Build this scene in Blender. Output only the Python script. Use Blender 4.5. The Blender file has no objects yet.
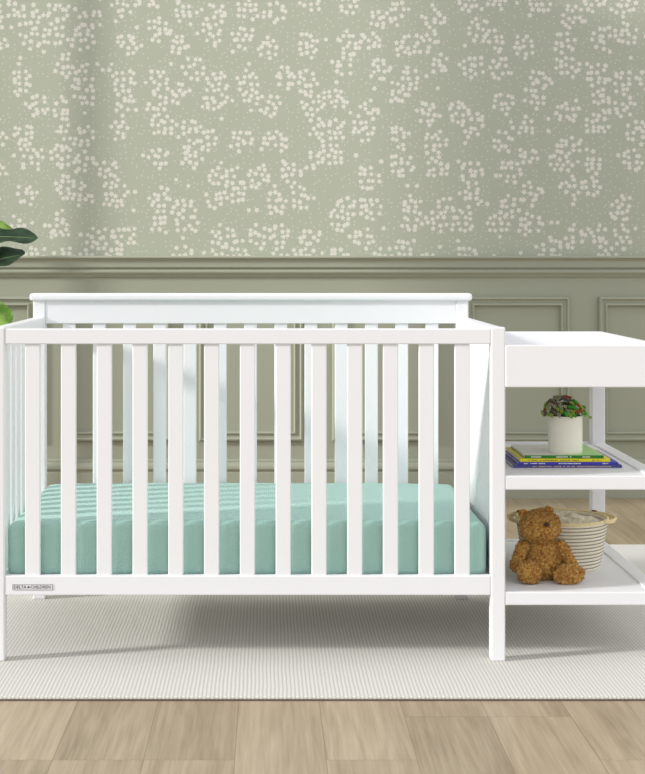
import bpy, bmesh, math, random
from mathutils import Vector, Matrix, noise

random.seed(7)
scene = bpy.context.scene
COL = scene.collection
PI = math.pi

# ------------------------------------------------------------------ camera
cam_data = bpy.data.cameras.new('camera')
cam = bpy.data.objects.new('camera', cam_data)
COL.objects.link(cam)
CAMZ, D0, F = 1.093, 4.04, 1480.0
cam.location = (0, -D0, CAMZ)
cam.rotation_euler = (PI / 2, 0, 0)
cam_data.sensor_fit = 'HORIZONTAL'
cam_data.sensor_width = 36.0
cam_data.lens = F / 645.0 * 36.0
cam_data.shift_x = 55.5 / 645.0
cam_data.shift_y = -126.0 / 645.0
cam_data.clip_start = 0.05
scene.camera = cam

# ------------------------------------------------------------------ world, sun, exposure
world = bpy.data.worlds.new('world')
scene.world = world
world.use_nodes = True
wbg = world.node_tree.nodes['Background']
# soft daylight, brighter overhead, with fill added from the camera's side and the right
_wt = world.node_tree
_tc = _wt.nodes.new('ShaderNodeTexCoord')
_sx = _wt.nodes.new('ShaderNodeSeparateXYZ')
_wt.links.new(_tc.outputs['Generated'], _sx.inputs[0])
def _wm(op, a, b):
    n = _wt.nodes.new('ShaderNodeMath')
    n.operation = op
    for i, v in enumerate((a, b)):
        if hasattr(v, 'is_output'):
            _wt.links.new(v, n.inputs[i])
        else:
            n.inputs[i].default_value = v
    return n.outputs[0]
_front = _wm('POWER', _wm('MAXIMUM', _wm('MULTIPLY', _sx.outputs[1], -1.0), 0.0), 1.6)
_right = _wm('POWER', _wm('MAXIMUM', _sx.outputs[0], 0.0), 1.4)
_up = _wm('MAXIMUM', _sx.outputs[2], 0.0)
_str = _wm('ADD', _wm('ADD', _wm('ADD', _wm('MULTIPLY', _front, 0.36), _wm('MULTIPLY', _right, 0.80)), _wm('MULTIPLY', _up, 0.50)), 0.38)
wbg.inputs['Color'].default_value = (0.985, 0.99, 1.01, 1)
_wt.links.new(_str, wbg.inputs['Strength'])
SUN_EL, SUN_AZ = math.radians(20), math.radians(16)
sd = Vector((math.cos(SUN_EL) * math.cos(SUN_AZ), math.cos(SUN_EL) * math.sin(SUN_AZ), -math.sin(SUN_EL)))
sun_data = bpy.data.lights.new('sun', 'SUN')
sun_data.energy = 3.5
sun_data.angle = math.radians(5.0)
sun_data.color = (1.0, 0.99, 0.97)
sun = bpy.data.objects.new('sun', sun_data)
COL.objects.link(sun)
sun.location = (-6, -1, 4)
sun.rotation_euler = sd.to_track_quat('-Z', 'Y').to_euler()
vs = scene.view_settings
vs.view_transform = 'Standard'
vs.look = 'None'
vs.gamma = 1.0
vs.use_curve_mapping = False
vs.exposure = 0.0


# ------------------------------------------------------------------ helpers
def srgb(r, g, b):
    def f(c):
        c /= 255.0
        return c / 12.92 if c <= 0.04045 else ((c + 0.055) / 1.055) ** 2.4
    return (f(r), f(g), f(b), 1.0)


def link_obj(name, data, parent=None):
    o = bpy.data.objects.new(name, data)
    COL.objects.link(o)
    if parent is not None:
        o.parent = parent
    return o


def origin_of(o):
    v = Vector((0, 0, 0))
    while o is not None:
        v += o.location
        o = o.parent
    return v


def obj(name, bm, mats, parent=None, loc=None, smooth=False, auto=False):
    """bm holds WORLD coordinates; they are made local to the parent / loc."""
    base = origin_of(parent) if parent is not None else Vector((0, 0, 0))
    l = Vector(loc) if loc is not None else base
    bmesh.ops.translate(bm, verts=bm.verts, vec=-l)
    me = bpy.data.meshes.new(name)
    bm.to_mesh(me)
    bm.free()
    if not isinstance(mats, (list, tuple)):
        mats = [mats]
    for m in mats:
        me.materials.append(m)
    if smooth:
        for p in me.polygons:
            p.use_smooth = True
    if auto:
        me.set_sharp_from_angle(angle=math.radians(auto if auto is not True else 40))
    o = link_obj(name, me, parent)
    o.location = l - base
    return o


def thing(name, label, cat, loc=(0, 0, 0), group=None):
    o = link_obj(name, None)
    o.location = loc
    o.empty_display_size = 0.1
    return tag(o, label, cat, group)


def tag(o, label, cat, group=None):
    o['label'] = label
    o['category'] = cat
    if group:
        o['group'] = group
    return o


def struct(o):
    o['kind'] = 'structure'
    return o


def box(bm, x0, x1, y0, y1, z0, z1, bev=0.0, seg=2, mi=0):
    r = bmesh.ops.create_cube(bm, size=1.0)
    vs_ = r['verts']
    for v in vs_:
        v.co = Vector(((x0 + x1) / 2 + v.co.x * (x1 - x0), (y0 + y1) / 2 + v.co.y * (y1 - y0), (z0 + z1) / 2 + v.co.z * (z1 - z0)))
    faces = list({f for v in vs_ for f in v.link_faces})
    for f in faces:
        f.material_index = mi
    if bev:
        ed = list({e for v in vs_ for e in v.link_edges})
        bmesh.ops.bevel(bm, geom=ed, offset=bev, segments=seg, profile=0.5, affect='EDGES')
    return bm


def bx(*a, **k):
    return box(bmesh.new(), *a, **k)


def extrude_x(prof, x0, x1):
    """closed profile of (y, z), extruded along X"""
    bm = bmesh.new()
    a = [bm.verts.new((x0, y, z)) for y, z in prof]
    b = [bm.verts.new((x1, y, z)) for y, z in prof]
    n = len(prof)
    for i in range(n):
        j = (i + 1) % n
        bm.faces.new((a[i], a[j], b[j], b[i]))
    bm.faces.new(a[::-1])
    bm.faces.new(b)
    bmesh.ops.recalc_face_normals(bm, faces=bm.faces)
    return bm


def lathe(bm, prof, cx, cy, seg=48, mi=0, cap0=False, cap1=False):
    rings = []
    for r, z in prof:
        rings.append([bm.verts.new((cx + r * math.cos(2 * PI * k / seg), cy + r * math.sin(2 * PI * k / seg), z)) for k in range(seg)])
    for i in range(len(rings) - 1):
        for k in range(seg):
            f = bm.faces.new((rings[i][k], rings[i][(k + 1) % seg], rings[i + 1][(k + 1) % seg], rings[i + 1][k]))
            f.material_index = mi
    if cap0:
        bm.faces.new(rings[0][::-1]).material_index = mi
    if cap1:
        bm.faces.new(rings[-1]).material_index = mi
    return bm


def tube(bm, pts, radii, seg=10, caps=True, mi=0):
    pts = [Vector(p) for p in pts]
    n = len(pts)
    if not isinstance(radii, (list, tuple)):
        radii = [radii] * n
    rings = []
    up = Vector((0.13, 0.21, 1)).normalized()
    for i, p in enumerate(pts):
        t = (pts[min(i + 1, n - 1)] - pts[max(i - 1, 0)]).normalized()
        u = up - t * up.dot(t)
        if u.length < 1e-4:
            u = Vector((1, 0, 0)) - t * t.x
        u.normalize()
        w = t.cross(u)
        up = u
        rings.append([bm.verts.new(p + (u * math.cos(2 * PI * k / seg) + w * math.sin(2 * PI * k / seg)) * radii[i]) for k in range(seg)])
    for i in range(n - 1):
        for k in range(seg):
            f = bm.faces.new((rings[i][k], rings[i][(k + 1) % seg], rings[i + 1][(k + 1) % seg], rings[i + 1][k]))
            f.material_index = mi
    if caps:
        bm.faces.new(rings[0][::-1]).material_index = mi
        bm.faces.new(rings[-1]).material_index = mi
    return bm


def blob(bm, c, r, rot=None, sub=3, mi=0):
    m = Matrix.Translation(Vector(c))
    if rot is not None:
        m = m @ rot.to_4x4()
    m = m @ Matrix.Diagonal((r[0], r[1], r[2], 1))
    res = bmesh.ops.create_icosphere(bm, subdivisions=sub, radius=1.0, matrix=m)
    for f in {f for v in res['verts'] for f in v.link_faces}:
        f.material_index = mi
    return bm


# ------------------------------------------------------------------ materials
class NT:
    def __init__(self, name):
        self.m = bpy.data.materials.new(name)
        self.m.use_nodes = True
        self.t = self.m.node_tree
        self.b = self.t.nodes['Principled BSDF']
        self.out = self.t.nodes['Material Output']

    def n(self, kind, **kw):
        nd = self.t.nodes.new(kind)
        for k, v in kw.items():
            setattr(nd, k, v)
        return nd

    def l(self, a, b):
        self.t.links.new(a, b)

    def val(self, sock, v):
        if hasattr(v, 'is_output'):
            self.l(v, sock)
        else:
            sock.default_value = v

    def math(self, op, a, b=None, c=None):
        nd = self.n('ShaderNodeMath', operation=op)
        self.val(nd.inputs[0], a)
        if b is not None:
            self.val(nd.inputs[1], b)
        if c is not None:
            self.val(nd.inputs[2], c)
        return nd.outputs[0]

    def vmath(self, op, a, b=None):
        nd = self.n('ShaderNodeVectorMath', operation=op)
        self.val(nd.inputs[0], a)
        if b is not None:
            self.val(nd.inputs[1], b)
        return nd.outputs[0] if op not in ('DISTANCE', 'LENGTH') else nd.outputs['Value']

    def mix(self, fac, a, b):
        nd = self.n('ShaderNodeMix', data_type='RGBA')
        self.val(nd.inputs['Factor'], fac)
        self.val(nd.inputs['A'], a)
        self.val(nd.inputs['B'], b)
        return nd.outputs['Result']

    def step(self, x, lo, hi, a=0.0, b=1.0):
        nd = self.n('ShaderNodeMapRange', interpolation_type='SMOOTHSTEP')
        self.val(nd.inputs['Value'], x)
        nd.inputs['From Min'].default_value = lo
        nd.inputs['From Max'].default_value = hi
        nd.inputs['To Min'].default_value = a
        nd.inputs['To Max'].default_value = b
        return nd.outputs[0]

    def noise(self, vec, scale, detail=2.0, rough=0.5):
        nd = self.n('ShaderNodeTexNoise')
        self.val(nd.inputs['Vector'], vec)
        nd.inputs['Scale'].default_value = scale
        nd.inputs['Detail'].default_value = detail
        nd.inputs['Roughness'].default_value = rough
        return nd.outputs['Fac']

    def coord(self):
        return self.n('ShaderNodeTexCoord').outputs['Object']

    def xyz(self, v):
        s = self.n('ShaderNodeSeparateXYZ')
        self.l(v, s.inputs[0])
        return s.outputs

    def comb(self, x, y, z=0.0):
        c = self.n('ShaderNodeCombineXYZ')
        for i, v in enumerate((x, y, z)):
            self.val(c.inputs[i], v)
        return c.outputs[0]

    def bump(self, h, strength=0.3, dist=0.002):
        nd = self.n('ShaderNodeBump')
        nd.inputs['Strength'].default_value = strength
        nd.inputs['Distance'].default_value = dist
        self.l(h, nd.inputs['Height'])
        self.l(nd.outputs[0], self.b.inputs['Normal'])


def plain(name, col, rough=0.5, var=0.03, scale=20.0, metal=0.0, spec=None):
    t = NT(name)
    c = t.coord()
    nz = t.noise(c, scale, 3)
    d = tuple(max(0, x * (1 - var * 2)) for x in col[:3]) + (1,)
    u = tuple(min(1, x * (1 + var)) for x in col[:3]) + (1,)
    t.l(t.mix(nz, d, u), t.b.inputs['Base Color'])
    t.b.inputs['Roughness'].default_value = rough
    t.b.inputs['Metallic'].default_value = metal
    if spec is not None:
        t.b.inputs['Specular IOR Level'].default_value = spec
    return t.m


M = {}
M['white'] = plain('white_paint', (0.845, 0.848, 0.862, 1), 0.42, 0.004, 6, spec=0.35)
M['metal'] = plain('brushed_metal', srgb(226, 226, 228), 0.45, 0.02, 200)
M['engrave'] = plain('engraved_grey', srgb(95, 95, 98), 0.6, 0.03, 200)
M['paint'] = plain('sage_paint', srgb(165, 168, 149), 0.5, 0.015, 3, spec=0.3)
M['dark_backing'] = plain('dark_backing', srgb(92, 80, 72), 0.9, 0.1, 60)
M['shadow_caster'] = plain('shadow_caster_paint', srgb(225, 225, 220), 0.5, 0.01)  # for the unseen bar and pillar that only cast shadows


def wallpaper():
    t = NT('floral_wallpaper')
    o = t.xyz(t.coord())
    p = t.comb(o[0], o[2])

    def vor(vec, rnd):
        v = t.n('ShaderNodeTexVoronoi', voronoi_dimensions='2D', feature='F1')
        t.l(vec, v.inputs['Vector'])
        v.inputs['Scale'].default_value = 1.0
        v.inputs['Randomness'].default_value = rnd
        return v

    # jitter so that the blossoms do not sit on rows
    cell = 0.0285
    q = t.vmath('SCALE', p)
    q.node.inputs['Scale'].default_value = 1 / cell
    v1 = vor(q, 0.72)
    pos = v1.outputs['Position']
    coarse = t.vmath('SCALE', pos)
    coarse.node.inputs['Scale'].default_value = cell / 0.148
    v2 = vor(coarse, 0.74)
    nz = t.noise(pos, 0.37, 1)
    thr = t.math('MULTIPLY_ADD', nz, 0.16, 0.315)
    cl = t.math('LESS_THAN', v2.outputs['Distance'], thr)
    # lone blossoms between the clusters, and a few missing ones inside
    col = t.n('ShaderNodeSeparateColor')
    t.l(v1.outputs['Color'], col.inputs[0])
    lone = t.math('GREATER_THAN', col.outputs[1], 0.93)
    keep = t.math('MULTIPLY', t.math('MAXIMUM', cl, lone), t.math('LESS_THAN', col.outputs[1], 0.985))
    d = t.vmath('SUBTRACT', q, pos)
    dx = t.xyz(d)
    ang = t.math('ARCTAN2', dx[1], dx[0])
    ang = t.math('MULTIPLY_ADD', col.outputs[0], 6.2832, ang)
    pet = t.math('COSINE', t.math('MULTIPLY', ang, 5.0))
    rad = t.math('MULTIPLY_ADD', pet, 0.06, 0.345)
    rad = t.math('MULTIPLY', rad, t.math('MULTIPLY_ADD', col.outputs[2], 0.2, 0.9))
    dist = t.vmath('LENGTH', d)
    fl = t.step(t.math('SUBTRACT', rad, dist), -0.03, 0.03)
    fl = t.math('MULTIPLY', fl, keep)
    # little dots between
    q2 = t.vmath('SCALE', p)
    q2.node.inputs['Scale'].default_value = 1 / 0.026
    v3 = vor(q2, 1.0)
    dots = t.math('MULTIPLY', t.step(v3.outputs['Distance'], 0.17, 0.10), 0.55)
    c3 = t.n('ShaderNodeSeparateColor')
    t.l(v3.outputs['Color'], c3.inputs[0])
    dots = t.math('MULTIPLY', dots, t.math('GREATER_THAN', c3.outputs[0], 0.35))
    mask = t.math('MAXIMUM', fl, dots)
    # fine linen weave of the paper
    w = t.noise(t.comb(t.math('MULTIPLY', o[0], 60), t.math('MULTIPLY', o[2], 420)), 1.0, 2)
    base = t.mix(w, srgb(174, 179, 160), srgb(186, 190, 171))
    flower = srgb(222, 219, 208)
    t.l(t.mix(mask, base, flower), t.b.inputs['Base Color'])
    t.b.inputs['Roughness'].default_value = 0.75
    t.b.inputs['Specular IOR Level'].default_value = 0.2
    t.bump(w, 0.08, 0.001)
    return t.m


M['wallpaper'] = wallpaper()


def floor_mat():
    t = NT('oak_planks')
    o = t.xyz(t.coord())
    PW, PL = 0.202, 1.25
    u = t.math('DIVIDE', t.math('ADD', o[0], 0.071), PW)
    row = t.math('FLOOR', u)
    fx = t.math('FRACT', u)
    wn = t.n('ShaderNodeTexWhiteNoise', noise_dimensions='1D')
    t.l(row, wn.inputs['W'])
    v = t.math('ADD', t.math('DIVIDE', t.math('ADD', o[1], 0.766), PL), t.math('MULTIPLY', t.math('FLOOR', t.math('MULTIPLY', wn.outputs['Value'], 4)), 0.25))
    fy = t.math('FRACT', v)
    idn = t.n('ShaderNodeTexWhiteNoise', noise_dimensions='2D')
    t.l(t.comb(row, t.math('FLOOR', v)), idn.inputs['Vector'])
    rnd = idn.outputs['Value']
    # grain
    gv = t.comb(t.math('MULTIPLY', o[0], 42), t.math('MULTIPLY', o[1], 1.7), t.math('MULTIPLY', rnd, 37))
    g1 = t.noise(gv, 1.0, 5, 0.6)
    gv2 = t.comb(t.math('MULTIPLY', o[0], 150), t.math('MULTIPLY', o[1], 5), t.math('MULTIPLY', rnd, 11))
    g2 = t.noise(gv2, 1.0, 3, 0.6)
    sub = t.noise(t.comb(t.math('MULTIPLY', o[0], 9), t.math('MULTIPLY', o[1], 0.7), t.math('MULTIPLY', rnd, 91)), 1.0, 2)
    a = srgb(134, 115, 88)
    b = srgb(189, 172, 144)
    # cathedral figure: warped rings drawn out along the plank
    ring = t.math('SINE', t.math('MULTIPLY', t.math('ADD', t.math('MULTIPLY', sub, 3.0), t.math('MULTIPLY', o[0], 4.0)), 22.0))
    f = t.math('MULTIPLY_ADD', rnd, 0.36, t.math('MULTIPLY_ADD', g1, 0.95, t.math('MULTIPLY_ADD', g2, 0.75, t.math('MULTIPLY_ADD', sub, 0.6, t.math('MULTIPLY_ADD', ring, 0.07, -0.83)))))
    c = t.mix(f, a, b)
    # seams
    ex = t.math('MULTIPLY', t.math('MINIMUM', fx, t.math('SUBTRACT', 1.0, fx)), PW)
    ey = t.math('MULTIPLY', t.math('MINIMUM', fy, t.math('SUBTRACT', 1.0, fy)), PL)
    seam = t.step(t.math('MINIMUM', ex, ey), 0.0006, 0.0020, 0.5, 0.0)
    c = t.mix(seam, c, srgb(118, 98, 74))
    t.l(c, t.b.inputs['Base Color'])
    t.b.inputs['Roughness'].default_value = 0.36
    t.b.inputs['Specular IOR Level'].default_value = 0.5
    t.bump(t.math('SUBTRACT', g2, t.math('MULTIPLY', seam, 2)), 0.12, 0.001)
    return t.m


M['floor'] = floor_mat()


def rug_mat():
    t = NT('woven_wool')
    o = t.xyz(t.coord())
    P = 0.0102
    wob = t.math('MULTIPLY', t.math('SUBTRACT', t.noise(t.comb(o[0], o[1]), 6.0, 2), 0.5), 0.006)
    u = t.math('DIVIDE', t.math('ADD', o[0], wob), P)
    cord = t.math('ABSOLUTE', t.math('SINE', t.math('MULTIPLY', u, PI)))
    row = t.math('FLOOR', u)
    v = t.math('ADD', t.math('DIVIDE', o[1], 0.0095), t.math('MULTIPLY', row, 0.5))
    bead = t.math('ABSOLUTE', t.math('SINE', t.math('MULTIPLY', v, PI)))
    n1 = t.noise(t.comb(o[0], o[1]), 320, 2)
    h = t.math('ADD', t.math('MULTIPLY', t.math('POWER', cord, 0.6), 0.45), t.math('MULTIPLY', bead, 0.32))
    h = t.math('ADD', h, t.math('MULTIPLY', n1, 0.35))
    n2 = t.noise(t.comb(o[0], o[1]), 5, 3)
    f = t.step(h, 0.45, 1.05)
    c = t.mix(f, srgb(184, 182, 173), srgb(232, 230, 225))
    c = t.mix(t.math('MULTIPLY', n2, 0.16), c, srgb(214, 211, 203))
    t.l(c, t.b.inputs['Base Color'])
    t.b.inputs['Roughness'].default_value = 0.95
    t.b.inputs['Specular IOR Level'].default_value = 0.1
    t.bump(h, 0.4, 0.002)
    return t.m


M['rug'] = rug_mat()


def sheet_mat():
    t = NT('seafoam_waffle_cotton')
    cc = t.coord()
    o = t.xyz(cc)
    nrm = t.xyz(t.n('ShaderNodeTexCoord').outputs['Normal'])
    P = 0.0065
    # weave cells: along x, and along (y+z) so the grid also reads on the sides
    a = t.math('ABSOLUTE', t.math('SINE', t.math('MULTIPLY', o[0], PI / P)))
    b = t.math('ABSOLUTE', t.math('SINE', t.math('MULTIPLY', t.math('ADD', o[1], o[2]), PI / P)))
    h = t.math('MAXIMUM', t.math('POWER', a, 3), t.math('POWER', b, 3))
    nz = t.noise(cc, 90, 3)
    f = t.math('MULTIPLY_ADD', h, 0.55, t.math('MULTIPLY', nz, 0.45))
    c = t.mix(f, srgb(149, 188, 177), srgb(177, 213, 203))
    t.l(c, t.b.inputs['Base Color'])
    t.b.inputs['Roughness'].default_value = 0.9
    t.b.inputs['Specular IOR Level'].default_value = 0.15
    t.b.inputs['Sheen Weight'].default_value = 0.15
    t.bump(h, 0.25, 0.0012)
    return t.m


M['sheet'] = sheet_mat()


def fur_mat():
    t = NT('caramel_plush')
    c = t.coord()
    v = t.n('ShaderNodeTexVoronoi', feature='F1')
    t.l(t.vmath('ADD', c, t.vmath('SCALE', t.n('ShaderNodeTexNoise').outputs['Color'])), v.inputs['Vector'])
    v.inputs['Scale'].default_value = 190
    n1 = t.noise(c, 135, 3, 0.6)
    n2 = t.noise(c, 40, 2)
    f = t.math('ADD', t.math('MULTIPLY', n1, 0.9), t.math('MULTIPLY', n2, 0.2))
    f = t.step(f, 0.40, 0.70)
    col = t.mix(f, srgb(196, 116, 36), srgb(255, 210, 112))
    t.l(col, t.b.inputs['Base Color'])
    t.b.inputs['Roughness'].default_value = 0.95
    t.b.inputs['Specular IOR Level'].default_value = 0.1
    t.b.inputs['Sheen Weight'].default_value = 0.2
    t.bump(t.math('ADD', n1, t.math('MULTIPLY', v.outputs['Distance'], -0.6)), 0.8, 0.004)
    return t.m


M['fur'] = fur_mat()
M['nose'] = plain('brown_nose', srgb(58, 30, 20), 0.5, 0.05, 200)
M['bead'] = plain('black_bead', srgb(20, 14, 12), 0.25, 0.02, 200)


def rope_mat():
    t = NT('cotton_rope')
    c = t.coord()
    o = t.xyz(c)
    ang = t.math('ARCTAN2', o[1], o[0])
    # slanted twist of each rope, on a lathe around local Z
    tw = t.math('SINE', t.math('ADD', t.math('MULTIPLY', ang, 95), t.math('MULTIPLY', o[2], 900)))
    n1 = t.noise(c, 180, 2)
    f = t.math('MULTIPLY_ADD', tw, 0.18, t.math('MULTIPLY_ADD', n1, 0.5, 0.3))
    col = t.mix(f, srgb(226, 215, 182), srgb(253, 249, 234))
    t.l(col, t.b.inputs['Base Color'])
    t.b.inputs['Roughness'].default_value = 0.9
    t.b.inputs['Specular IOR Level'].default_value = 0.1
    t.bump(tw, 0.3, 0.001)
    return t.m


M['rope'] = rope_mat()
M['rope_yellow'] = plain('straw_rope', srgb(242, 226, 176), 0.9, 0.06, 150)
M['stitch'] = plain('grey_stitching', srgb(168, 163, 157), 0.9, 0.15, 250)
M['leather'] = plain('dark_leather', srgb(96, 72, 52), 0.6, 0.1, 80)


def fleece():
    t = NT('cream_fleece')
    c = t.coord()
    n1 = t.noise(c, 110, 3, 0.6)
    f = t.step(n1, 0.3, 0.7)
    t.l(t.mix(f, srgb(226, 212, 176), srgb(255, 250, 232)), t.b.inputs['Base Color'])
    t.b.inputs['Roughness'].default_value = 0.95
    t.bump(n1, 0.7, 0.005)
    return t.m


M['fleece'] = fleece()
M['pot'] = plain('matte_ceramic', srgb(247, 244, 228), 0.6, 0.01, 20)
M['soil'] = plain('soil', srgb(58, 44, 34), 0.95, 0.3, 120)
M['succ_grey'] = plain('grey_green_leaf', srgb(166, 172, 136), 0.55, 0.3, 45)
M['succ_olive'] = plain('olive_leaf', srgb(158, 180, 70), 0.5, 0.25, 60)
M['succ_green'] = plain('bright_green_leaf', srgb(58, 178, 44), 0.5, 0.25, 60)
M['succ_red'] = plain('rust_red_leaf', srgb(170, 88, 48), 0.5, 0.3, 60)
M['succ_dark'] = plain('dark_purple_leaf', srgb(108, 98, 94), 0.55, 0.3, 60)
M['succ_core'] = plain('deep_green_leaf', srgb(58, 70, 44), 0.7, 0.3, 60)
M['paper'] = plain('page_paper', srgb(238, 234, 222), 0.8, 0.05, 300)
M['book_green'] = plain('green_cover', srgb(24, 122, 22), 0.35, 0.02, 30)
def pale_cover():
    t = NT('pale_green_cover')
    o = t.xyz(t.coord())
    f = t.step(t.math('ADD', o[0], t.math('MULTIPLY', o[1], -0.25)), -0.02, 0.09)
    t.l(t.mix(f, srgb(238, 238, 232), srgb(176, 228, 140)), t.b.inputs['Base Color'])
    t.b.inputs['Roughness'].default_value = 0.35
    return t.m


M['book_light'] = pale_cover()
M['book_yellow'] = plain('yellow_cover', srgb(244, 228, 22), 0.35, 0.02, 30)
M['book_blue'] = plain('blue_cover', srgb(62, 54, 186), 0.35, 0.02, 30)
M['book_navy'] = plain('slate_blue_cover', srgb(72, 72, 142), 0.35, 0.08, 40)
M['ink_white'] = plain('white_ink', srgb(240, 240, 236), 0.5, 0.01)
M['ink_grey'] = plain('olive_ink', srgb(150, 140, 40), 0.5, 0.01)
M['ink_tan'] = plain('tan_ink', srgb(200, 175, 150), 0.5, 0.01)


def leaf_mat(name, a, b):
    t = NT(name)
    c = t.coord()
    n1 = t.noise(c, 14, 3)
    f = t.step(n1, 0.35, 0.65)
    t.l(t.mix(f, a, b), t.b.inputs['Base Color'])
    t.b.inputs['Roughness'].default_value = 0.38
    return t.m


M['fig_dark'] = leaf_mat('dark_fig_leaf', srgb(38, 66, 42), srgb(72, 100, 72))
M['fig_light'] = leaf_mat('young_fig_leaf', srgb(98, 150, 42), srgb(176, 208, 110))
M['vein'] = plain('leaf_vein', srgb(140, 165, 105), 0.5, 0.05)
M['bark'] = plain('bark', srgb(112, 92, 70), 0.9, 0.2, 60)
M['planter'] = plain('planter_ceramic', srgb(226, 222, 212), 0.5, 0.02, 10)

# ------------------------------------------------------------------ the setting
WY = 2.88
FZ = -0.011                     # the floor; z = 0 is the top of the rug
fl = struct(obj('floor', bx(-3.2, 4.2, -5.2, WY + 0.1, -0.06, FZ), M['floor'], loc=(0, 0, 0)))

bm = bx(-3.2, 4.2, WY, WY + 0.12, 1.06, 3.4)
wb = struct(obj('wall_back', bm, M['wallpaper'], loc=(0, WY, 0)))
bm = bx(-3.2, 4.2, WY, WY + 0.12, FZ, 1.06)
struct(obj('wall_lower', bm, M['paint'], loc=(0, WY, 0)))

# chair rail
def wp(p):
    return [(WY - d, z) for d, z in p]
prof = wp([(-0.01, 1.117), (0.040, 1.117), (0.044, 1.113), (0.044, 1.107), (0.036, 1.102), (0.030, 1.097), (0.026, 1.092),
           (0.026, 1.066), (0.024, 1.062), (0.014, 1.060), (0.014, 1.055), (0.022, 1.052), (0.026, 1.046), (0.026, 1.040),
           (0.022, 1.034), (0.014, 1.031), (0.014, 1.026), (0.010, 1.022), (0.008, 1.018), (-0.01, 1.018)])
struct(obj('trim_1', extrude_x(prof, -3.2, 4.2), M['paint'], loc=(0, WY, 1.07)))
# baseboard
prof = wp([(-0.01, 0.167), (0.010, 0.167), (0.014, 0.162), (0.014, 0.153), (0.020, 0.148), (0.026, 0.138), (0.028, 0.126),
           (0.024, 0.118), (0.018, 0.114), (0.018, 0.107), (0.022, 0.104), (0.022, FZ), (-0.01, FZ)])
struct(obj('baseboard_back', extrude_x(prof, -3.2, 4.2), M['paint'], loc=(0, WY, 0)))


def panel_frame(n, x0, x1, z0, z1):
    prof = [(0, -0.004), (0, 0.014), (0.003, 0.021), (0.009, 0.024), (0.013, 0.021), (0.016, 0.013), (0.029, 0.011),
            (0.032, 0.018), (0.038, 0.020), (0.042, 0.016), (0.043, 0.004), (0.044, -0.004)]
    bm = bmesh.new()
    rings = []
    for t_, h in prof:
        y = WY - h
        rings.append([bm.verts.new(c) for c in ((x0 + t_, y, z0 + t_), (x1 - t_, y, z0 + t_), (x1 - t_, y, z1 - t_), (x0 + t_, y, z1 - t_))])
    for i in range(len(rings) - 1):
        for k in range(4):
            bm.faces.new((rings[i][k], rings[i][(k + 1) % 4], rings[i + 1][(k + 1) % 4], rings[i + 1][k]))
    bmesh.ops.recalc_face_normals(bm, faces=bm.faces)
    struct(obj('trim_%d' % n, bm, M['paint'], loc=((x0 + x1) / 2, WY, z0)))


sw = 213.8
for i in range(-4, 6):
    L = (199.0 + 133.0 * i - 267) / sw
    panel_frame(6 + i, L, L + 0.486, 0.253, 0.926)

# unseen bar and pillar on the left, added to cast the wall's shadow bands
WX = -1.40
bm = bx(WX - 0.03, WX + 0.03, 2.702, 2.732, FZ, 3.4, 0.003)
struct(obj('shadow_mullion', bm, M['shadow_caster'], loc=(WX, 2.717, 0)))
struct(obj('shadow_pillar', bx(WX - 0.06, WX + 0.02, 1.86, 2.25, FZ, 3.4, 0.002), M['shadow_caster'], loc=(WX, 2.0, 0)))  # unseen slab, added to keep the sun off the wall's right part

# ------------------------------------------------------------------ rug
rug = thing('area_rug', 'cream woven wool rug under the white crib', 'rug', (0.3, 0.66, FZ))
bm = bmesh.new()
RX0, RX1, RY0, RY1 = -1.28, 1.85, -0.326, 1.67
box(bm, RX0, RX1, RY0, RY1, -0.008, 0.0, 0.003)
pile = obj('pile', bm, M['rug'], rug, loc=(0, 0, 0.0))
obj('backing', bx(RX0 + 0.001, RX1 - 0.001, RY0 + 0.0005, RY1 - 0.001, FZ, -0.0075), M['dark_backing'], rug)
RZ = 0.0

# ------------------------------------------------------------------ crib with changing station
XL, XR = -0.756, 0.651
PW = 0.0395
YB = 0.742                      # front face of the back posts
YE = YB + 0.04
crib = thing('crib', 'white wooden baby crib with slatted sides and attached changing table', 'crib', (0, 0.39, RZ))
W = M['white']
HT = 0.911
SLATW, PITCH, CX = 0.0415, 0.09795, -0.0535


def part(name, bm, mats=None, parent=None, loc=None, **k):
    return obj(name, bm, mats or W, parent or crib, loc=loc, **k)


# posts
p0 = part('post', bx(XL, XL + PW, 0, PW, RZ, HT + 0.001, 0.004, 3), loc=(XL, 0, RZ))
p1 = part('post', bx(XR - PW, XR, 0, PW, RZ, HT + 0.001, 0.004, 3), loc=(XR, 0, RZ))
part('post', bx(XL, XL + PW, YB, YE, RZ, 0.966, 0.003, 2), loc=(XL, YB, RZ))
part('post', bx(XR - PW, XR, YB, YE, RZ, 0.966, 0.003, 2), loc=(XR, YB, RZ))
# long rails
IX0, IX1 = XL + PW, XR - PW
part('top_rail', bx(IX0, IX1, 0.002, 0.030, 0.866, 0.908, 0.003, 2), loc=(CX, 0, 0.88))
part('bottom_rail', bx(IX0, IX1, 0.002, 0.028, 0.180, 0.2335, 0.003, 2), loc=(CX, 0, 0.2))
part('bottom_rail', bx(IX0, IX1, YB + 0.004, YB + 0.03, 0.180, 0.2335, 0.003, 2), loc=(CX, YB, 0.2))
hb = part('headboard_panel', bx(IX0, IX1, YB + 0.003, YB + 0.028, 0.891, 0.966, 0.002, 2), loc=(CX, YB, 0.9))
part('headboard_cap', bx(-0.7665, 0.6620, YB - 0.012, YE + 0.012, 0.9645, 0.9885, 0.008, 3), loc=(CX, YB, 0.966))
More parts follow.
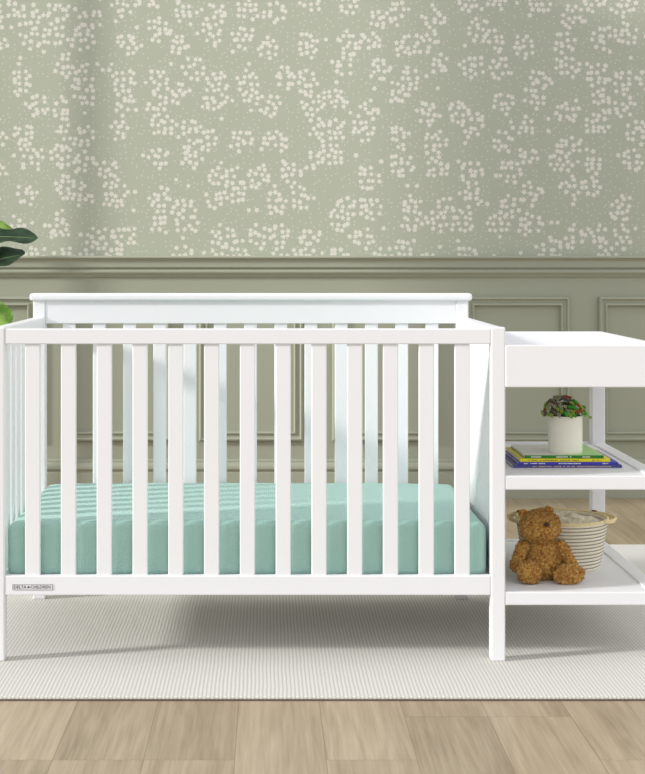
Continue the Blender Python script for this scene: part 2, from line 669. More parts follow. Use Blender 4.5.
# slats
sl = None
for row_y, z1 in ((0.008, 0.870), (YB + 0.009, 0.895)):
    me = None
    for i in range(13):
        x = CX + (i - 6) * PITCH
        if me is None:
            o = part('slat', bx(x - SLATW / 2, x + SLATW / 2, row_y, row_y + 0.014, 0.230, z1, 0.0025, 2), loc=(x, row_y, 0.23))
            me = o.data
        else:
            o2 = o.copy()
            COL.objects.link(o2)
            o2.parent = crib
            o2.location = Vector((x, row_y, 0.23)) - crib.location
# slatted end and solid end
for xa, side in ((XL, 0), (XR - PW, 1)):
    part('end_rail', bx(xa + 0.002, xa + PW - 0.002, PW - 0.001, YB + 0.002, 0.866, HT, 0.003, 2), loc=(xa, 0.3, 0.88))
    part('end_rail', bx(xa + 0.006, xa + PW - 0.006, PW - 0.001, YB + 0.002, 0.180, 0.2335, 0.003, 2), loc=(xa, 0.3, 0.2))
EP = (YB - PW) / 8.0
for i in range(7):
    y = PW + EP * (i + 1)
    if i == 0:
        e = part('end_slat', bx(XL + 0.011, XL + 0.029, y - 0.0215, y + 0.0215, 0.230, 0.870, 0.0025, 2), loc=(XL + 0.02, y, 0.23))
    else:
        e2 = e.copy()
        COL.objects.link(e2)
        e2.parent = crib
        e2.location = Vector((XL + 0.02, y, 0.23)) - crib.location
part('end_panel', bx(XR - PW + 0.008, XR - 0.008, PW - 0.001, YB + 0.002, 0.230, 0.870, 0.001, 1), loc=(XR - 0.02, 0.3, 0.23))
part('mattress_support', bx(IX0 + 0.001, IX1 - 0.001, 0.030, YB + 0.003, 0.205, 0.220, 0.002, 1), loc=(CX, 0.3, 0.2))


def text_bm(txt, size, ext, align='CENTER', sx=1.0):
    cu = bpy.data.curves.new('txt', 'FONT')
    cu.body = txt
    cu.size = size
    cu.extrude = ext
    cu.align_x = align
    cu.align_y = 'CENTER'
    cu.resolution_u = 2
    o = bpy.data.objects.new('txt', cu)
    COL.objects.link(o)
    dg = bpy.context.evaluated_depsgraph_get()
    dg.update()
    me = bpy.data.meshes.new_from_object(o.evaluated_get(dg))
    bm = bmesh.new()
    bm.from_mesh(me)
    for v in bm.verts:
        v.co = Vector((v.co.x * sx, -v.co.z, v.co.y))
    bpy.data.objects.remove(o)
    bpy.data.curves.remove(cu)
    bpy.data.meshes.remove(me)
    return bm


# grey name plate on the lower rail
NX0, NX1, NZ0, NZ1 = -0.696, -0.584, 0.1945, 0.2105
npl = part('nameplate', bx(NX0, NX1, 0.0008, 0.004, NZ0, NZ1, 0.0006, 1), M['metal'], loc=(-0.64, 0, 0.2))
bm = bmesh.new()
for a in ((NX0 + 0.001, NX1 - 0.001, NZ1 - 0.0010, NZ1 - 0.0002), (NX0 + 0.001, NX1 - 0.001, NZ0 + 0.0002, NZ0 + 0.0010),
          (NX0 + 0.001, NX0 + 0.0022, NZ0 + 0.001, NZ1 - 0.001), (NX1 - 0.0022, NX1 - 0.001, NZ0 + 0.001, NZ1 - 0.001)):
    box(bm, a[0], a[1], 0.0003, 0.0012, a[2], a[3])
obj('plate_border', bm, M['engrave'], npl)
t1 = text_bm('DELTA', 0.0125, 0.0005, sx=0.92)
bmesh.ops.translate(t1, verts=t1.verts, vec=(-0.6745, 0.0007, (NZ0 + NZ1) / 2))
obj('lettering', t1, M['engrave'], npl)
t2 = text_bm('CHILDREN', 0.0125, 0.0005, sx=0.92)
bmesh.ops.translate(t2, verts=t2.verts, vec=(-0.6185, 0.0007, (NZ0 + NZ1) / 2))
obj('lettering', t2, M['engrave'], npl)
bm = bmesh.new()
hv = [bm.verts.new((-0.6500 + dx_, 0.0004, (NZ0 + NZ1) / 2 + dz_)) for dx_, dz_ in ((-0.0034, 0.0036), (0.0040, 0.0), (-0.0034, -0.0036))]
bm.faces.new(hv)
bmesh.ops.solidify(bm, geom=bm.faces[:], thickness=0.001)
obj('emblem', bm, M['engrave'], npl)

# changing station: tray, shelves, outer legs
CR = 1.0916
LW = 0.043
lg = part('leg', bx(CR - LW, CR, 0.001, PW, RZ, 0.752, 0.003, 2), loc=(CR, 0, RZ))
part('leg', bx(CR - LW, CR, 0.735, 0.778, RZ, 0.752, 0.003, 2), loc=(CR, 0.74, RZ))
tz0, tz1 = 0.748, 0.8635
tx0, tx1 = XR - 0.0005, CR + 0.0005
ct = part('changing_tray', bx(tx0 + 0.01, tx1 - 0.01, 0.01, 0.77, 0.758, 0.774, 0.001, 1), loc=(0.87, 0.4, 0.75))
obj('tray_board', bx(tx0, tx1, -0.001, 0.019, tz0, tz1, 0.003, 2), W, ct)
obj('tray_board', bx(tx0, tx1, 0.762, 0.782, tz0, tz1, 0.003, 2), W, ct)
obj('tray_board', bx(tx0, tx0 + 0.02, 0.0185, 0.7625, tz0, tz1, 0.003, 2), W, ct)
obj('tray_board', bx(tx1 - 0.02, tx1, 0.0185, 0.7625, tz0, tz1, 0.003, 2), W, ct)
for zt, zb in ((0.506, 0.468), (0.189, 0.153)):
    s_ = part('shelf', bx(tx0 + 0.012, CR - LW + 0.006, 0.012, 0.76, zt - 0.022, zt - 0.005, 0.001, 1), loc=(0.87, 0.4, zt))
    obj('shelf_rail', bx(tx0, CR - LW + 0.001, 0.001, 0.021, zb, zt, 0.003, 2), W, s_)
    obj('shelf_rail', bx(CR - LW, CR, PW - 0.001, 0.736, zb, zt, 0.003, 2), W, s_)
    obj('shelf_rail', bx(tx0, CR - LW + 0.001, 0.755, 0.777, zb, zt, 0.003, 2), W, s_)
SH1, SH2 = 0.501, 0.184

# ------------------------------------------------------------------ mattress in fitted sheet
def mattress_bm():
    bm = bmesh.new()
    x0, x1, y0, y1, z0, z1 = -0.7145, 0.6045, 0.036, 0.7375, 0.2205, 0.378
    nx, ny, nz = 150, 120, 30
    bmesh.ops.create_cube(bm, size=2.0)
    bmesh.ops.delete(bm, geom=bm.verts[:], context='VERTS')
    c = Vector(((x0 + x1) / 2, (y0 + y1) / 2, (z0 + z1) / 2))
    h = Vector(((x1 - x0) / 2, (y1 - y0) / 2, (z1 - z0) / 2))
    cache = {}

    def V(i, j, k):
        key = (i, j, k)
        if key in cache:
            return cache[key]
        p = Vector((-1 + 2 * i / nx, -1 + 2 * j / ny, -1 + 2 * k / nz))
        q = Vector((p.x * h.x, p.y * h.y, p.z * h.z))
        # rounded-rectangle section in XZ, softened towards the front and back faces
        r, r2 = 0.027, 0.013
        e = max(0.0, abs(q.y) - (h.y - r2))
        ins = r2 - math.sqrt(max(0.0, r2 * r2 - e * e))
        if abs(p.y) > 0.9999:
            # flat face: spread the section across it
            ins = r2
        hx, hz = h.x - ins, h.z - ins
        q.x, q.z = p.x * hx, p.z * hz
        rr_ = r if ins < 1e-6 else max(0.012, r - ins)
        inner = Vector((max(-hx + rr_, min(hx - rr_, q.x)), q.y, max(-hz + rr_, min(hz - rr_, q.z))))
        d = q - inner
        if d.length > 1e-7:
            cheb = max(abs(d.x), abs(d.z))
            q = inner + d.normalized() * min(cheb, rr_)
        if abs(p.y) > 0.9999:
            d = Vector((0, p.y, 0))
        # ends sag a little, sides bulge
        if q.z > 0:
            q.z -= 0.005 * abs(p.x) ** 7 * (q.z / h.z)
        w = c + q
        n_ = d.normalized() if d.length > 1e-7 else Vector((0, 0, 1))
        amp = 0.0016 if p.y < -0.97 else 0.0014
        s_ = noise.noise(Vector((w.x * 9, w.y * 4, w.z * 3)))
        s2 = noise.noise(Vector((w.x * 26, w.y * 9, w.z * 5 + 4)))
        w += n_ * (amp * s_ + 0.45 * amp * s2)
        if w.z < z0:
            w.z = z0
        cache[key] = bm.verts.new(w)
        return cache[key]

    for i in range(nx):
        for j in range(ny):
            bm.faces.new((V(i, j, nz), V(i + 1, j, nz), V(i + 1, j + 1, nz), V(i, j + 1, nz)))
            bm.faces.new((V(i, j, 0), V(i, j + 1, 0), V(i + 1, j + 1, 0), V(i + 1, j, 0)))
    for i in range(nx):
        for k in range(nz):
            bm.faces.new((V(i, 0, k), V(i + 1, 0, k), V(i + 1, 0, k + 1), V(i, 0, k + 1)))
            bm.faces.new((V(i, ny, k), V(i, ny, k + 1), V(i + 1, ny, k + 1), V(i + 1, ny, k)))
    for j in range(ny):
        for k in range(nz):
            bm.faces.new((V(0, j, k), V(0, j, k + 1), V(0, j + 1, k + 1), V(0, j + 1, k)))
            bm.faces.new((V(nx, j, k), V(nx, j + 1, k), V(nx, j + 1, k + 1), V(nx, j, k + 1)))
    return bm


mat_ = obj('crib_mattress', mattress_bm(), M['sheet'], loc=(-0.055, 0.385, 0.2205), smooth=True)
tag(mat_, 'crib mattress in a seafoam green fitted sheet inside the white crib', 'mattress')

# ------------------------------------------------------------------ books on the middle shelf
def glyphs(bm, x, w, y, zc, h, n, rng):
    """row of tiny letter-like strokes on a spine"""
    cx_ = x
    while cx_ < x + w:
        lw = rng.uniform(0.0022, 0.0042)
        if rng.random() < 0.84:
            hh = h * rng.uniform(0.75, 1.0)
            box(bm, cx_, cx_ + lw, y - 0.0002, y + 0.0006, zc - hh / 2, zc + hh / 2)
        cx_ += lw + 0.0013
    return bm


def book(label, x0, x1, y0, y1, z0, z1, cover, titles, top=None, ink='ink_white', seed=1):
    rng = random.Random(seed)
    b = thing('picture_book', label, 'book', ((x0 + x1) / 2, (y0 + y1) / 2, z0), 'picture books stacked on the shelf')
    obj('page_block', bx(x0 + 0.002, x1 - 0.002, y0 + 0.0015, y1 - 0.003, z0 + 0.001, z1 - 0.001, 0.0003, 1), M['paper'], b)
    bm = bmesh.new()
    box(bm, x0, x1, y0, y1, z1 - 0.0014, z1, 0.0003, 1, mi=1 if top else 0)
    box(bm, x0, x1, y0, y1, z0, z0 + 0.0014, 0.0003, 1)
    box(bm, x0, x1, y0 - 0.0008, y0 + 0.0014, z0, z1, 0.0006, 2)
    obj('cover', bm, [M[cover]] + ([M[top]] if top else []), b)
    for (fx, fw) in titles:
        bm = bmesh.new()
        glyphs(bm, x0 + fx * (x1 - x0), fw * (x1 - x0), y0 - 0.001, (z0 + z1) / 2, (z1 - z0) * 0.42, 0, rng)
        obj('spine_lettering', bm, M[ink], b)
    return b


z = SH1
Q = 349.5
def bxp(px, s):
    return (px - 267) / s
hs = [0.0082, 0.0078, 0.0096, 0.0090]
book('slate blue picture book at the very bottom of the stack on the shelf', bxp(513, Q), bxp(622, Q), 0.195, 0.465, z, z + hs[0], 'book_navy',
     [(0.18, 0.72)], ink='ink_tan', seed=3)
z += hs[0]
book('blue picture book with white spine lettering, between the yellow and slate blue ones', bxp(519, Q), bxp(618.5, Q), 0.199, 0.472, z, z + hs[1], 'book_blue',
     [(0.05, 0.2), (0.40, 0.22), (0.83, 0.08)], seed=5)
z += hs[1]
book('yellow picture book lying under the green one in the stack', bxp(520.5, Q), bxp(611, Q), 0.203, 0.465, z, z + hs[2], 'book_yellow',
     [(0.08, 0.1), (0.22, 0.42), (0.8, 0.1)], ink='ink_grey', seed=8)
z += hs[2]
book('green picture book on top of the stack, under the cream pot', bxp(525.5, Q), bxp(604.5, Q), 0.205, 0.457, z, z + hs[3], 'book_green',
     [(0.08, 0.13), (0.38, 0.2), (0.73, 0.1)], top='book_light', seed=12)
z += hs[3]
BOOKTOP = z

# ------------------------------------------------------------------ potted succulents on the books
px_, py_ = 0.869, 0.272
pt = thing('potted_succulents', 'small cream ceramic pot of mixed succulents on the book stack', 'plant pot', (px_, py_, BOOKTOP))
PR, PH = 0.0490, 0.1080
zb = BOOKTOP
bm = bmesh.new()
lathe(bm, [(0.0, zb + 0.002), (0.043, zb + 0.002), (0.044, zb), (0.0462, zb), (0.0480, zb + 0.003), (PR, zb + 0.008), (PR, zb + PH - 0.002), (PR - 0.001, zb + PH),
           (PR - 0.004, zb + PH), (PR - 0.005, zb + PH - 0.003), (PR - 0.005, zb + 0.012), (0.0, zb + 0.012)], px_, py_, 64)
bmesh.ops.remove_doubles(bm, verts=bm.verts, dist=1e-5)
obj('pot', bm, M['pot'], pt, smooth=True, auto=35)
bm = bmesh.new()
lathe(bm, [(0.0, zb + PH - 0.004), (0.025, zb + PH - 0.006), (PR - 0.0055, zb + PH - 0.012), (PR - 0.0055, zb + PH - 0.03), (0.0, zb + PH - 0.03)], px_, py_, 40)
bmesh.ops.remove_doubles(bm, verts=bm.verts, dist=1e-5)
obj('soil', bm, M['soil'], pt, smooth=True)


def rosette(bm, c, axis, r, n, rng, mi=0, thick=0.3):
    axis = Vector(axis).normalized()
    q = axis.to_track_quat('Z', 'Y')
    for k in range(n):
        a = k * 2.39996
        f = (k + 1) / n
        tilt = 0.15 + 0.95 * f
        d = Vector((math.cos(a) * math.sin(tilt), math.sin(a) * math.sin(tilt), math.cos(tilt)))
        ln = r * (0.45 + 0.55 * f)
        dq = (q @ d.to_track_quat('Z', 'Y')).to_matrix()
        ctr = Vector(c) + (q @ d) * ln * 0.55
        blob(bm, ctr, (ln * 0.32, ln * thick * 0.75, ln * 0.52), dq, 1, mi)


rng = random.Random(21)
domes = []
tries = 0
while len(domes) < 130 and tries < 9000:
    tries += 1
    a = rng.uniform(0, 2 * PI)
    el = math.asin(rng.uniform(0.0, 1.0))
    d = Vector((math.cos(a) * math.cos(el), math.sin(a) * math.cos(el), math.sin(el)))
    p = Vector((px_ + d.x * 0.056 - 0.003, py_ + d.y * 0.048, zb + PH + 0.005 + d.z * 0.041 + (0.004 if d.x < 0.3 else -0.005) * d.z + 0.005 * noise.noise(d * 2.3)))
    if all((p - q_[0]).length > 0.0104 for q_ in domes):
        domes.append((p, d))
bms = {k: bmesh.new() for k in ('succ_grey', 'succ_olive', 'succ_green', 'succ_red', 'succ_dark')}
for p, d in domes:
    t_ = p.x - px_
    u = rng.random()
    zz = p.z - zb - PH
    if t_ < 0.004:
        k = 'succ_grey' if u < 0.5 else ('succ_olive' if u < 0.72 else ('succ_dark' if u < 0.93 else 'succ_red'))
        if zz < 0.014 and t_ > -0.02:
            k = 'succ_green' if u < 0.8 else 'succ_olive'
    else:
        k = 'succ_green' if u < 0.55 else ('succ_olive' if u < 0.86 else 'succ_red')
        if zz > 0.036 and t_ < 0.02:
            k = 'succ_red' if u < 0.4 else ('succ_grey' if u < 0.75 else 'succ_dark')
    rosette(bms[k], p + d * rng.uniform(-0.002, 0.005), d + Vector((rng.uniform(-0.4, 0.4), rng.uniform(-0.4, 0.4), 0.2)), rng.uniform(0.0085, 0.0125), 11, rng)
# filling mass under the rosettes
core = bmesh.new()
blob(core, (px_ - 0.003, py_, zb + PH + 0.002), (0.045, 0.041, 0.036), None, 3)
for v in core.verts:
    if v.co.z < zb + PH - 0.008:
        v.co.z = zb + PH - 0.008
obj('leaf_mass', core, M['succ_core'], pt, smooth=True)
for k, b_ in bms.items():
    obj('foliage', b_, M[k], pt, smooth=True)
bm = bmesh.new()
tube(bm, [(px_ + 0.045, py_ - 0.02, zb + PH + 0.004), (px_ + 0.056, py_ - 0.026, zb + PH + 0.004), (px_ + 0.064, py_ - 0.028, zb + PH - 0.002)], 0.0012, 6)
rosette(bm, (px_ + 0.065, py_ - 0.028, zb + PH - 0.003), (0.5, -0.7, -0.1), 0.0075, 9, rng)
obj('trailing_sprig', bm, M['succ_olive'], pt, smooth=True)

# ------------------------------------------------------------------ rope basket
bxc, byc = 0.880, 0.380
bk = thing('rope_basket', 'round cream coiled rope basket with grey stitching behind the teddy bear', 'basket', (bxc, byc, SH2))
BH, R0, R1, NC = 0.143, 0.1105, 0.1355, 14


def brad(f):
    return R0 + (R1 - R0) * (f ** 0.85)


prof_o = []
rr = BH / NC / 2
for i in range(NC):
    zc = SH2 + rr * (2 * i + 1)
    r_ = brad((i + 0.5) / NC)
    for a in (-70, -40, -12, 12, 40, 70):
        prof_o.append((r_ - rr + rr * math.cos(math.radians(a)) * 1.15, zc + rr * math.sin(math.radians(a))))
prof_i = []
for i in range(NC - 1, 0, -1):
    zc = SH2 + rr * (2 * i + 1)
    r_ = brad((i + 0.5) / NC)
    for a in (110, 145, 180, 215, 250):
        prof_i.append((r_ - rr + rr * math.cos(math.radians(a)), zc + rr * math.sin(math.radians(a))))
bm = bmesh.new()
lathe(bm, [(0, SH2)] + prof_o + prof_i + [(0, SH2 + 2 * rr)], bxc, byc, 96)
bmesh.ops.remove_doubles(bm, verts=bm.verts, dist=1e-5)
obj('basket_body', bm, M['rope'], bk, smooth=True)
# stitching that shows in every groove between the coils
bm = bmesh.new()
for i in range(NC - 1):
    zc = SH2 + rr * (2 * i + 2)
    r_ = brad((i + 1.0) / NC) - rr * 0.25
    n_ = 220
    for k in range(n_):
        a = 2 * PI * k / n_
        if math.sin(a) > 0.3:
            continue
        c0 = Vector((bxc + (r_ + 0.0006) * math.cos(a), byc + (r_ + 0.0006) * math.sin(a), zc))
        tq = Matrix.Rotation(a + 0.0, 3, 'Z') @ Matrix.Rotation(0.55, 3, 'X')
        m = Matrix.Translation(c0) @ tq.to_4x4() @ Matrix.Diagonal((0.0024, 0.0027, 0.0018, 1))
        bmesh.ops.create_cube(bm, size=1.0, matrix=m)
st = obj('stitching', bm, M['stitch'], bk)
# rim coil
bm = bmesh.new()
ztop = SH2 + BH


def ring_pts(r, zf, n=96):
    return [(bxc + r(2 * PI * k / n) * math.cos(2 * PI * k / n), byc + r(2 * PI * k / n) * math.sin(2 * PI * k / n), zf(2 * PI * k / n)) for k in range(n + 1)]


def ear_w(a):
    """1 at the two sides (towards +X / -X), 0 elsewhere"""
    c = abs(math.cos(a))
    t_ = max(0.0, min(1.0, (c - 0.80) / 0.15))
    return t_ * t_ * (3 - 2 * t_)


tube(bm, ring_pts(lambda a: R1 - 0.002, lambda a: ztop + 0.001), 0.0045, 10, caps=False)
bmesh.ops.remove_doubles(bm, verts=bm.verts, dist=1e-5)
obj('rim', bm, M['rope_yellow'], bk, smooth=True)
# two flared side handles, each two rope rows
for s_ in (0, 1):
    bm = bmesh.new()
    for row in range(2):
        pts = []
        for k in range(33):
            a = (-0.66 + 1.32 * k / 32) + (0 if s_ == 0 else PI)
            w = math.sin(PI * k / 32) ** 0.7
            r_ = R1 - 0.001 + 0.024 * w
            zz = ztop + 0.003 - row * 0.0075 * (0.25 + 0.75 * w) - 0.001 * w
            r_ -= row * 0.004 * w
            pts.append((bxc + r_ * math.cos(a), byc + r_ * math.sin(a), zz))
        tube(bm, pts, 0.0040, 8)
    obj('handle', bm, M['rope_yellow'], bk, smooth=True)
    bm = bmesh.new()
    a = 0.60 if s_ == 0 else PI - 0.60
    blob(bm, (bxc + (R1 + 0.003) * math.cos(a), byc + (R1 + 0.003) * math.sin(a), ztop + 0.006), (0.011, 0.006, 0.0035), Matrix.Rotation(a + PI / 2, 3, 'Z'), 2)
    obj('handle_tab', bm, M['leather'], bk, smooth=True)
# fleece inside
bm = bmesh.new()
NR = 22
for i in range(NR + 1):
    pass
rings = []
RF = R1 - 0.0165
for i in range(NR + 1):
    f = i / NR
    row = []
    for k in range(72):
        a = 2 * PI * k / 72
        x_, y_ = RF * f * math.cos(a), RF * f * math.sin(a)
        n_ = noise.noise(Vector((x_ * 28, y_ * 28, 1.7))) * 0.010 + noise.noise(Vector((x_ * 80, y_ * 80, 5.7))) * 0.004
        zz = ztop + 0.002 + n_ - 0.020 * f ** 6 + (0.004 * (y_ / RF))
        row.append(bm.verts.new((bxc + x_, byc + y_, zz)))
    rings.append(row)
low = [bm.verts.new((bxc + 0.100 * math.cos(2 * PI * k / 72), byc + 0.100 * math.sin(2 * PI * k / 72), SH2 + 2 * rr + 0.002)) for k in range(72)]
rings.append(low)
for i in range(len(rings) - 1):
    for k in range(72):
        bm.faces.new((rings[i][k], rings[i + 1][k], rings[i + 1][(k + 1) % 72], rings[i][(k + 1) % 72]))
bm.faces.new(low[::-1])
bmesh.ops.remove_doubles(bm, verts=bm.verts, dist=1e-5)
bmesh.ops.recalc_face_normals(bm, faces=bm.faces)
fb = obj('fleece_blanket', bm, M['fleece'], loc=(bxc, byc, SH2 + 2 * rr + 0.002), smooth=True)
tag(fb, 'cream fleece blanket bunched inside the rope basket', 'blanket')

# ------------------------------------------------------------------ teddy bear
bear_loc = Vector((0.786, 0.19, SH2))
bear = thing('teddy_bear', 'caramel brown plush teddy bear sitting in front of the basket', 'teddy bear', bear_loc)


def P(px, py, Y):
    s = F / (D0 + Y)
    return Vector(((px - 267) / s, Y, CAMZ - (py - 261) / s))


def limb(bm, a, b, ra, rb, n=7):
    for i in range(n + 1):
        f = i / n
        c = a.lerp(b, f)
        r = ra + (rb - ra) * f
        blob(bm, c, (r, r, r), None, 2)


bm = bmesh.new()
# torso: pear shape
blob(bm, P(543, 562, 0.205), (0.058, 0.053, 0.056), None, 4)
blob(bm, P(542, 551, 0.208), (0.049, 0.046, 0.046), None, 4)
# head, tilted to its left, turned towards the picture's right
hc = P(540, 526, 0.198)
Rh = Matrix.Rotation(-0.10, 3, 'Y') @ Matrix.Rotation(0.42, 3, 'Z')
blob(bm, hc, (0.0590, 0.050, 0.0475), Rh, 4)
blob(bm, hc + Vector((0.002, 0, -0.012)), (0.058, 0.048, 0.036), Rh, 4)
blob(bm, hc + Vector((0.014, -0.034, -0.006)), (0.029, 0.026, 0.023), Rh, 3)
# ears
for pxy in ((523.0, 514.0, 0.196), (548.5, 510.5, 0.200)):
    e_ = P(*pxy)
    blob(bm, e_, (0.0148, 0.010, 0.0130), Rh, 3)
# arms
limb(bm, P(522.5, 547, 0.186), P(515.5, 566, 0.165), 0.0185, 0.0158)
limb(bm, P(561, 547, 0.186), P(571.5, 563.5, 0.160), 0.0185, 0.0158)
# legs and soles
limb(bm, P(534, 571, 0.185), P(529.5, 573, 0.150), 0.024, 0.021, 4)
limb(bm, P(556, 573, 0.185), P(567, 574.5, 0.150), 0.023, 0.019, 4)
blob(bm, P(529, 572.5, 0.128), (0.0345, 0.024, 0.0315), Matrix.Rotation(0.35, 3, 'Y'), 4)
blob(bm, P(569, 574.5, 0.128), (0.0435, 0.024, 0.0275), Matrix.Rotation(-0.12, 3, 'Y'), 4)
me = bpy.data.meshes.new('bear_tmp')
bm.to_mesh(me)
bm.free()
tmp = bpy.data.objects.new('bear_tmp', me)
COL.objects.link(tmp)
md = tmp.modifiers.new('r', 'REMESH')
md.mode = 'VOXEL'
md.voxel_size = 0.0024
sm = tmp.modifiers.new('s', 'SMOOTH')
sm.factor = 0.5
sm.iterations = 6
dg = bpy.context.evaluated_depsgraph_get()
dg.update()
me2 = bpy.data.meshes.new_from_object(tmp.evaluated_get(dg))
bpy.data.objects.remove(tmp)
bm = bmesh.new()
bm.from_mesh(me2)
bm.normal_update()
newco = []
for v in bm.verts:
    p = v.co
    wv = Vector((noise.noise(p * 90), noise.noise(p * 90 + Vector((7, 3, 1))), noise.noise(p * 90 + Vector((2, 9, 5))))) * 0.004
    q_ = p + wv
    dd, _ = noise.voronoi(q_ * 112)
    curl = (0.55 - dd[0]) * 0.0058
    curl += noise.noise(p * 230) * 0.0016
    newco.append(p + v.normal * curl + wv * 0.35)
for v, c in zip(bm.verts, newco):
    v.co = c
    if v.co.z < SH2 + 0.0008:
        v.co.z = SH2 + 0.0008
# curly tufts of the plush, part of the same skin
bm.normal_update()
rt = random.Random(4)
tv = [(v.co.copy(), v.normal.copy()) for v in bm.verts if v.co.z > SH2 + 0.004]
rt.shuffle(tv)
for p, n in tv[:5200]:
    d = (n + Vector((rt.uniform(-1, 1), rt.uniform(-1, 1), rt.uniform(-1, 0.6))) * 0.75).normalized()
    ln, r_ = rt.uniform(0.0038, 0.0066), rt.uniform(0.0015, 0.0023)
    u = d.orthogonal().normalized()
    u = Matrix.Rotation(rt.uniform(0, 6.28), 3, d) @ u
    w = d.cross(u)
    b0 = p - n * 0.001
    mid = b0 + d * ln * 0.6 + u * 0.0006
    tip = b0 + d * ln + u * 0.0016
    r0 = [bm.verts.new(b0 + (u * math.cos(k * 1.5708) + w * math.sin(k * 1.5708)) * r_) for k in range(4)]
    r1 = [bm.verts.new(mid + (u * math.cos(k * 1.5708) + w * math.sin(k * 1.5708)) * r_ * 0.9) for k in range(4)]
    tp = bm.verts.new(tip)
    for k in range(4):
        bm.faces.new((r0[k], r0[(k + 1) % 4], r1[(k + 1) % 4], r1[k]))
        bm.faces.new((r1[k], r1[(k + 1) % 4], tp))
for v in bm.verts:
    if v.co.z < SH2 + 0.0006:
        v.co.z = SH2 + 0.0006
obj('bear_body', bm, M['fur'], bear, smooth=True)
# nose, eyes, mouth stitch
nz = P(546.8, 524.5, 0.136)
bm = bmesh.new()
blob(bm, nz, (0.0078, 0.005, 0.0062), Matrix.Rotation(-0.1, 3, 'Y'), 3)
obj('nose', bm, M['nose'], bear, smooth=True)
for c_ in ((531.5, 522.5, 0.150), (556.5, 519.0, 0.158)):
    bm = bmesh.new()
    e_ = P(*c_)
    blob(bm, e_, (0.0020, 0.0018, 0.0020), None, 2)
    obj('eye', bm, M['nose'], bear, smooth=True)

# ------------------------------------------------------------------ fiddle-leaf fig at the left edge
fx, fy = -1.13, 1.30
fig = thing('fig_plant', 'broad-leaved green houseplant at the left edge beside the crib', 'plant', (fx, fy, RZ))
bm = bmesh.new()
lathe(bm, [(0, RZ), (0.085, RZ), (0.090, RZ + 0.004), (0.112, RZ + 0.20), (0.115, RZ + 0.215), (0.108, RZ + 0.215), (0.104, RZ + 0.20), (0.098, RZ + 0.17), (0, RZ + 0.17)], fx, fy, 48)
bmesh.ops.remove_doubles(bm, verts=bm.verts, dist=1e-5)
obj('planter', bm, M['planter'], fig, smooth=True, auto=35)
bm = bmesh.new()
lathe(bm, [(0, RZ + 0.195), (0.06, RZ + 0.192), (0.1005, RZ + 0.185), (0.0985, RZ + 0.174), (0, RZ + 0.174)], fx, fy, 32)
bmesh.ops.remove_doubles(bm, verts=bm.verts, dist=1e-5)
obj('soil', bm, M['soil'], fig, smooth=True)
bm = bmesh.new()
trunk = [(fx, fy, RZ + 0.18), (fx + 0.012, fy, 0.45), (fx - 0.008, fy + 0.01, 0.75), (fx + 0.006, fy, 1.05), (fx, fy - 0.005, 1.32)]
tube(bm, trunk, [0.014, 0.012, 0.011, 0.009, 0.006], 12)
obj('trunk', bm, M['bark'], fig, smooth=True)


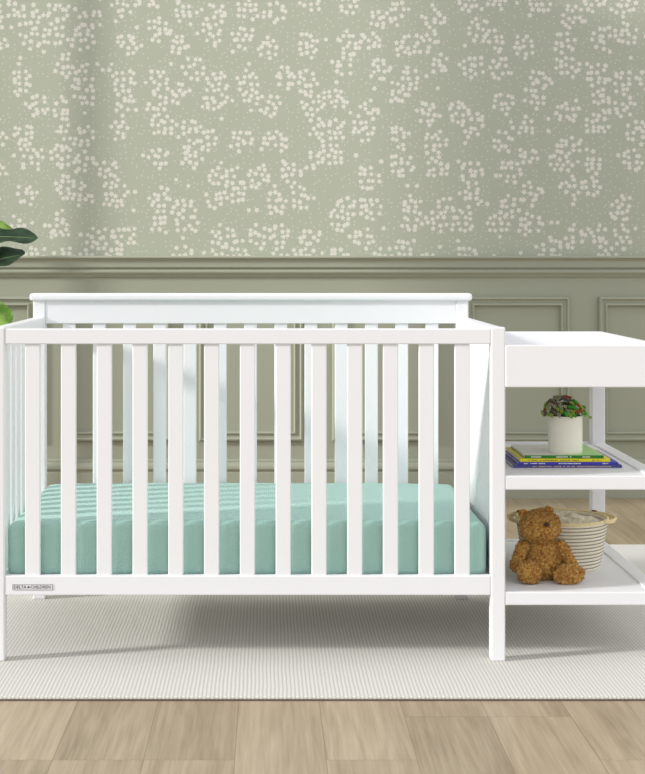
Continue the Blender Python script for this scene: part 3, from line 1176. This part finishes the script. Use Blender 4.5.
def fig_leaf(start, base, tip, width, normal, mat, droop=0.02, seed=0):
    """petiole from trunk (start) to base, blade from base to tip; normal ~ upper side"""
    base, tip, start = Vector(base), Vector(tip), Vector(start)
    ax = tip - base
    L = ax.length
    t_ = ax.normalized()
    nrm = Vector(normal)
    nrm = (nrm - t_ * nrm.dot(t_)).normalized()
    side = t_.cross(nrm)
    bm = bmesh.new()
    NU, NV = 22, 10
    grid = []
    for i in range(NU + 1):
        u = i / NU
        wd = (math.sin(PI * min(1, u ** 0.85 * 0.985 + 0.012)) ** 0.40) * (0.55 + 0.55 * u) * width / 2
        if 0.22 < u < 0.5:
            wd *= 1 - 0.12 * math.sin((u - 0.22) / 0.28 * PI)
        row = []
        for j in range(NV + 1):
            v = -1 + 2 * j / NV
            p = base + t_ * (L * u) + side * (wd * v)
            h = droop * math.sin(PI * u) + 0.16 * wd * abs(v) ** 1.3 + 0.007 * math.sin(u * 17 + seed + (1.6 if v > 0 else 0)) * abs(v) ** 1.5
            row.append(bm.verts.new(p + nrm * h))
        grid.append(row)
    for i in range(NU):
        for j in range(NV):
            bm.faces.new((grid[i][j], grid[i + 1][j], grid[i + 1][j + 1], grid[i][j + 1]))
    bmesh.ops.solidify(bm, geom=bm.faces[:], thickness=0.0009)
    o = obj('leaf', bm, mat, fig, smooth=True)
    bm = bmesh.new()
    pts = [start, start.lerp(base, 0.5) + Vector((0, 0, 0.008)), base]
    for i in range(1, NU):
        pts.append(base + t_ * (L * i / NU) + nrm * (droop * math.sin(PI * i / NU) + 0.0006))
    tube(bm, pts, [0.0026, 0.0024, 0.0022] + [0.0019 - 0.0014 * i / NU for i in range(1, NU)], 6)
    obj('midrib', bm, M['vein'], o, smooth=True)
    return o


def T(z):
    for a, b in zip(trunk[:-1], trunk[1:]):
        if a[2] <= z <= b[2]:
            f = (z - a[2]) / (b[2] - a[2])
            return Vector(a).lerp(Vector(b), f)
    return Vector(trunk[-1])


# leaves that enter the picture: dark one, dark one below it, pale young one, and the low pale one
fig_leaf(T(1.10), P(-46, 241, 1.30), P(37.5, 238.5, 1.25), 0.110, (0.1, -0.75, 1), M['fig_dark'], 0.012, 0.4)
fig_leaf(T(1.00), P(-50, 276, 1.32), P(25, 254, 1.28), 0.130, (-0.1, -0.8, 1), M['fig_dark'], 0.010, 2.0)
fig_leaf(T(1.18), P(-45, 234, 1.40), P(14, 230, 1.42), 0.12, (0.2, -0.4, 1), M['fig_light'], 0.012, 1.0)
fig_leaf(T(0.95), P(-50, 306, 1.22), P(12.5, 321, 1.18), 0.135, (0.25, -1.0, 0.5), M['fig_light'], 0.012, 3.0)
# the rest of the crown, outside the frame
rl = random.Random(5)
for i in range(9):
    zc = 0.72 + 0.07 * i
    a = 1.9 + i * 2.4
    while math.cos(a) > -0.05:
        a += 0.7
    d = Vector((math.cos(a) * 0.75, math.sin(a), 0))
    if d.x < -0.5:
        d *= 0.7
    b_ = T(zc) + d * 0.05 + Vector((0, 0, 0.02))
    e_ = b_ + d * 0.19 + Vector((0, 0, rl.uniform(-0.02, 0.08)))
    fig_leaf(T(zc), b_, e_, 0.12, (rl.uniform(-0.2, 0.2), rl.uniform(-0.3, 0.1), 1), M['fig_dark'] if i < 6 else M['fig_light'], 0.015, i)
